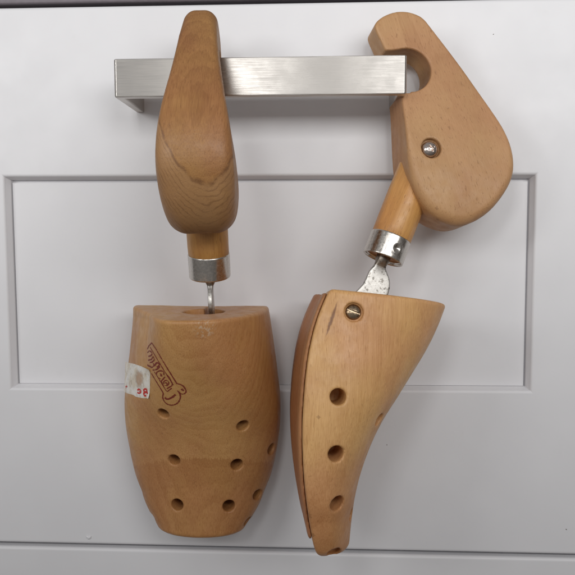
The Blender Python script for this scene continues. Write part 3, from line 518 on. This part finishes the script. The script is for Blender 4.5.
def lever_mesh(fb, ax):
    """forged neck below the ferrule that flattens into the hinge plate; mm in the tree frame"""
    sec = []   # centre (x, z), half width in the x-z plane, half thickness across y, width direction, squareness
    c0 = fb + ax*1.0; dn = -ax; perp = np.array([ax[2], 0, -ax[0]])
    for t, wd, th, sq, sh in ((-2.0, 3.2, 3.2, 2, 0), (1.2, 3.2, 3.2, 2, 0), (2.2, 3.0, 2.9, 2, 0), (3.6, 2.7, 2.2, 2.4, 0), (4.6, 2.8, 1.6, 3, .1), (5.6, 3.3, 1.35, 4, .35), (6.8, 4.1, 1.15, 5, .7), (8.2, 4.9, 1.05, 7, 1.1), (9.8, 5.4, 1.0, 8, 1.5), (12, 5.8, 1.0, 8, 1.9), (15.0, 6.1, 1.0, 8, 1.9), (19, 6.1, 1.0, 8, .2), (24, 6.0, 1.0, 8, -4), (32, 5.8, 1.0, 8, -11), (34, 4.0, .9, 6, -12)):
        sec.append((c0+dn*t+perp*sh, wd, th, sq))
    V = []; F = []; n = 28
    for c, wd, th, sq in sec:
        for k in range(n):
            a = 2*math.pi*k/n; ca, sa = math.cos(a), math.sin(a)
            u = abs(ca)**(2/sq)*math.copysign(1, ca)*wd; v = abs(sa)**(2/sq)*math.copysign(1, sa)*th
            V.append(c + perp*u + np.array([0, 1, 0])*v)
    for i in range(len(sec)-1):
        for k in range(n): F.append((i*n+k, i*n+(k+1) % n, (i+1)*n+(k+1) % n, (i+1)*n+k))
    F.append(tuple(range(n))[::-1]); F.append(tuple((len(sec)-1)*n+k for k in range(n)))
    mi = [0 if f[0]//n > 3 else 1 for f in F]
    return np.array(V), F, mi
def make_tree(root, MU, oU, MLst, oL, mats, holes, hole_y, flatten, form, rnd, knob_scale=1.0, dim=True, ext=0.0, pivot=True):
    rl = root.location
    # knob
    scr = (7.6, -12.4, -40.2)
    v, f = knob_mesh(scr, rnd); kb = np_mesh('heel_knob', v*knob_scale, f, mats['knob'], root); place(kb, MU, oU, rl)
    v, f = screw_head(3.85, ((.5, 1.5), (.5+math.pi/2, 1.5)), 2.4); s = np_mesh('screw', v, f, M_SCREW, kb)
    A = axis_frame((0, -1, .0), (1, 0, 0)); place(s, A, (np.array(scr)+np.array((-.45, .5, -.45)))*knob_scale, Vector((0, 0, 0)))
    # dowel
    db = np.array((-7.8, 0, -77.6)); ax = np.array((.392, 0, .920)); ax /= np.linalg.norm(ax); db = db-ax*ext
    def sh(p, a):
        q = np.array(p); q[0] += .12*math.sin(p[2]*.21); 
        return q
    V, F = lathe([(8.55, -9), (8.6, -.3), (8.75, 0), (9.0, .5), (9.05, 4), (9.1, 12), (9.05, 20), (8.9, 28), (8.8, 36), (8.6, 46), (8.0, 46.6)], 64, sh)
    if flatten:
        nrm_ = np.array((.72, -.69, 0)); nrm_ /= np.linalg.norm(nrm_)
        for i in range(len(V)):
            lim = 8.75 - .035*max(V[i][2]-6, 0); d = V[i] @ nrm_
            if d > lim: V[i] -= nrm_*(d-lim)
    A = axis_frame(ax); o = mesh_obj('dowel', np.array(V)*MM, F, mats['dowel'], root); place(o, MU @ A, MU @ db + oU, rl)
    # ferrule with a punched dimple
    def dim_(p, a):
        q = np.array(p, float)
        if dim:
            da = (a-.25+math.pi) % (2*math.pi)-math.pi
            r = math.hypot(da*9.3, p[2]-(-5.4))
            k = .62*math.exp(-(r/1.15)**2) - .12*math.exp(-((r-2.2)/.8)**2)
            rr = math.hypot(q[0], q[1]); q[:2] *= (rr-k)/rr
        return q
    prof = [(8.2, .05), (9.0, .12), (9.2, 0), (9.28, -.35)] + [(9.28, -.35-.25*i) for i in range(1, 39)] + [(9.28, -10.1), (9.15, -10.45), (8.9, -10.6), (8.5, -10.4), (8.3, -9.8), (8.2, -8.6), (2.5, -8.4)]
    V, F = lathe(prof, 180, dim_); fo = mesh_obj('ferrule', np.array(V)*MM, F, M_NICKEL, root); place(fo, MU @ A, MU @ db + oU, rl)
    # lever
    V, F, mi = lever_mesh(db-ax*10.6, ax); lo_ = mesh_obj('hinge_lever', V*MM, F, [M_LEVER, M_NECK], root, mat_idx=mi); place(lo_, MU, oU, rl)
    # toe block
    ys = np.linspace(-40, -20, 401); ins = last_body(-30.6, ys, -111.5, *form) < 0
    ls = (-30.6, float(ys[np.argmax(ins)])-.1, -111.5)
    v, f = last_mesh(holes, hole_y, ls if pivot else None, form, 'front'); tb = np_mesh('toe_block', v, f, mats['last'], root); place(tb, MLst, oL, rl)
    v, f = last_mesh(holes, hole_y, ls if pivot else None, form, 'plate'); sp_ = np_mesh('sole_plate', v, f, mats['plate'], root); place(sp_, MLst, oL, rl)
    sp_['label'] = 'reddish wooden plate, darkened for shade, along the back of the toe block'
    if not pivot: return tb
    v, f = screw_head(3.25, ((math.radians(-22), 9),), 1.35); s = np_mesh('pivot_screw', v, f, M_SCREW2, tb)
    A = axis_frame((0, -1, .12), (1, 0, 0)); place(s, A, np.array(ls)+np.array((0, 1.6, 0)), Vector((0, 0, 0)))
    return tb
def grad(p):
    p = np.atleast_2d(p); g = []
    for k in range(3):
        e = np.eye(3)[k]*.2; g.append(last_body(*(p+e).T)-last_body(*(p-e).T))
    g = np.stack(g, 1); return g/np.linalg.norm(g, axis=1)[:, None]
def ribbons(strokes, lift, wk=1.0):
    V = []; F = []; R = np.random.default_rng(4)
    for wd, pts in strokes:
        P = np.array(pts, float)
        if len(P) < 2: continue
        N_ = grad(P); T = np.gradient(P, axis=0); T /= np.linalg.norm(T, axis=1)[:, None]+1e-9
        B = np.cross(N_, T); B /= np.linalg.norm(B, axis=1)[:, None]+1e-9
        hw = wd*.5*wk*(1+.18*R.standard_normal(len(P)))[:, None]
        i0 = len(V)
        V += list(P+N_*lift-B*hw) + list(P+N_*(lift+.03)) + list(P+N_*lift+B*hw); n = len(P)
        for k in range(n-1):
            F.append((i0+k, i0+k+1, i0+n+k+1, i0+n+k)); F.append((i0+n+k, i0+n+k+1, i0+2*n+k+1, i0+2*n+k))
    return np.array(V), F

# left tree: hooked over the bar, knob seen edge on
LAST_HOLES_L = [((-12.2, -12.4, -150.5), (.81, -.19, -.40), 2.7, 14), ((-23.8, -10.0, -173.9), (.93, -.13, -.30), 2.75, 14), ((-29.0, -9.6, -196.3), (.98, -.15, -.13), 2.9, 11),
                ((-19.9, 22.5, -156.8), (.8, .42, -.40), 2.9, 14), ((-26.7, 19.0, -176.4), (.9, .31, -.3), 2.9, 14), ((-30.4, 14.8, -196.7), (.95, .27, -.15), 2.9, 11),
                ((-36.4, 34.6, -171.0), (.49, .85, -.21), 2.7, 8), ((-37.0, 27.9, -193.3), (.63, .74, -.25), 2.7, 7), ((-38.5, 24.0, -207.5), (.45, .75, -.4), 2.8, 5),
                ((-38.5, -25.0, -206.5), (.35, -.8, -.4), 2.4, 4), ((-41.5, -36.5, -171.0), (.15, -.95, -.21), 2.7, 8), ((-42.0, -30.5, -193.3), (.2, -.9, -.25), 2.7, 7)]
LAST_HOLES_R = [((-37.6, -37.3, -143.8), (.05, -1, .0), 3.15, 15), ((-38.5, -36.4, -165.4), (.12, -1, -.08), 3.15, 15), ((-37.7, -31.2, -185.3), (.3, -.92, -.22), 3.1, 13),
                ((-19.7, -24.3, -154.5), (.8, -.5, -.35), 2.7, 9), ((-30.4, -16.7, -193.7), (.9, -.4, -.2), 2.6, 8), ((-38.2, -23.0, -207.6), (.02, -1, -.25), 2.9, 8),
                ((-37.6, 37.3, -143.8), (0, 1, 0), 2.9, 9), ((-38.5, 36.4, -165.4), (0, 1, 0), 2.9, 9)]
A_, B_ = math.radians(8.5), math.radians(-5)
ROLL = Ry(math.radians(-1.5))
H = np.array((-31.5, 0, -111.4))
oK = np.array((-35.5, -34, 99.0))
MK = ROLL @ Rz(-math.pi/2+math.radians(5)) @ Ry(-A_)
ML = Rz(-math.pi/2) @ Ry(B_); oL = np.array((-41.0, -41.0, 97.4))
left = thing('shoe_tree', 'wooden shoe tree with its knob edge on, hooked mid handle, toe block stamped in red', 'shoe tree', (-.041, -.03, -.11), 'pair of wooden shoe trees')
tbl = make_tree(left, MK, oK, ML, oL, dict(knob=M_KNOB_L, dowel=M_DOWEL_L, last=M_LAST_L, plate=M_PLATE), LAST_HOLES_L, 5.0, False, (1, -213.0, .004), (2.2, 6.5, 2.3), 1.035, dim=False, ext=3.5, pivot=False)
V, F = ribbons(MARKS['stamp'], .16, 1.3); st = mesh_obj('maker_stamp', V*MM, F, M_INK, tbl); st['label'] = 'red brown stamped mark shaped like a small lettered boot'
# torn paper sticker with red figures
ny, nx = PATCH.shape[:2]; PN = grad(PATCH.reshape(-1, 3)); rng = np.random.default_rng(2)
gj, gi = np.mgrid[0:ny, 0:nx]; lift = .16 + .9*np.clip((gi/(nx-1)-.80)/.20, 0, 1)**2*np.clip((gj/(ny-1)-.75)/.25, 0, 1)**2 + .7*np.clip(1-gj/1.8, 0, 1)**2*np.clip((gi-8)/5, 0, 1)
PV = PATCH.reshape(-1, 3) + PN*lift.reshape(-1, 1)
VV = list(PV); FF = []
for j in range(ny-1):
    for i in range(nx-1): FF.append((j*nx+i, (j+1)*nx+i, (j+1)*nx+i+1, j*nx+i+1))
stk = mesh_obj('price_sticker', np.array(VV)*MM, FF, M_PAPER, tbl); stk['label'] = 'torn white paper sticker'
RV, RF = ribbons(MARKS['red'], .27); rf = mesh_obj('price_figures', RV*MM, RF, M_RED, tbl); rf['label'] = 'red printed figures on the torn sticker'

# right tree: hooked over the handle's right end post, knob face on
MR = Rz(math.radians(10)) @ Rx(math.radians(-8)); oR = np.array((53.8, -17.0, 101.8))
right = thing('shoe_tree', 'wooden shoe tree in profile, its pale flat knob hooked round the right handle end', 'shoe tree', (.02, -.035, -.12), 'pair of wooden shoe trees')
MRL = Rz(math.radians(5.5)) @ Rx(math.radians(-8)); oRL = MR @ H + oR - MRL @ H     # the block is twisted a little on its hinge
make_tree(right, MR, oR, MRL, oRL, dict(knob=M_KNOB_R, dowel=M_DOWEL_R, last=M_LAST_R, plate=M_PLATE), LAST_HOLES_R, -3.0, True, (-1, -211.0, .006, .10), (1.2, 4.5))
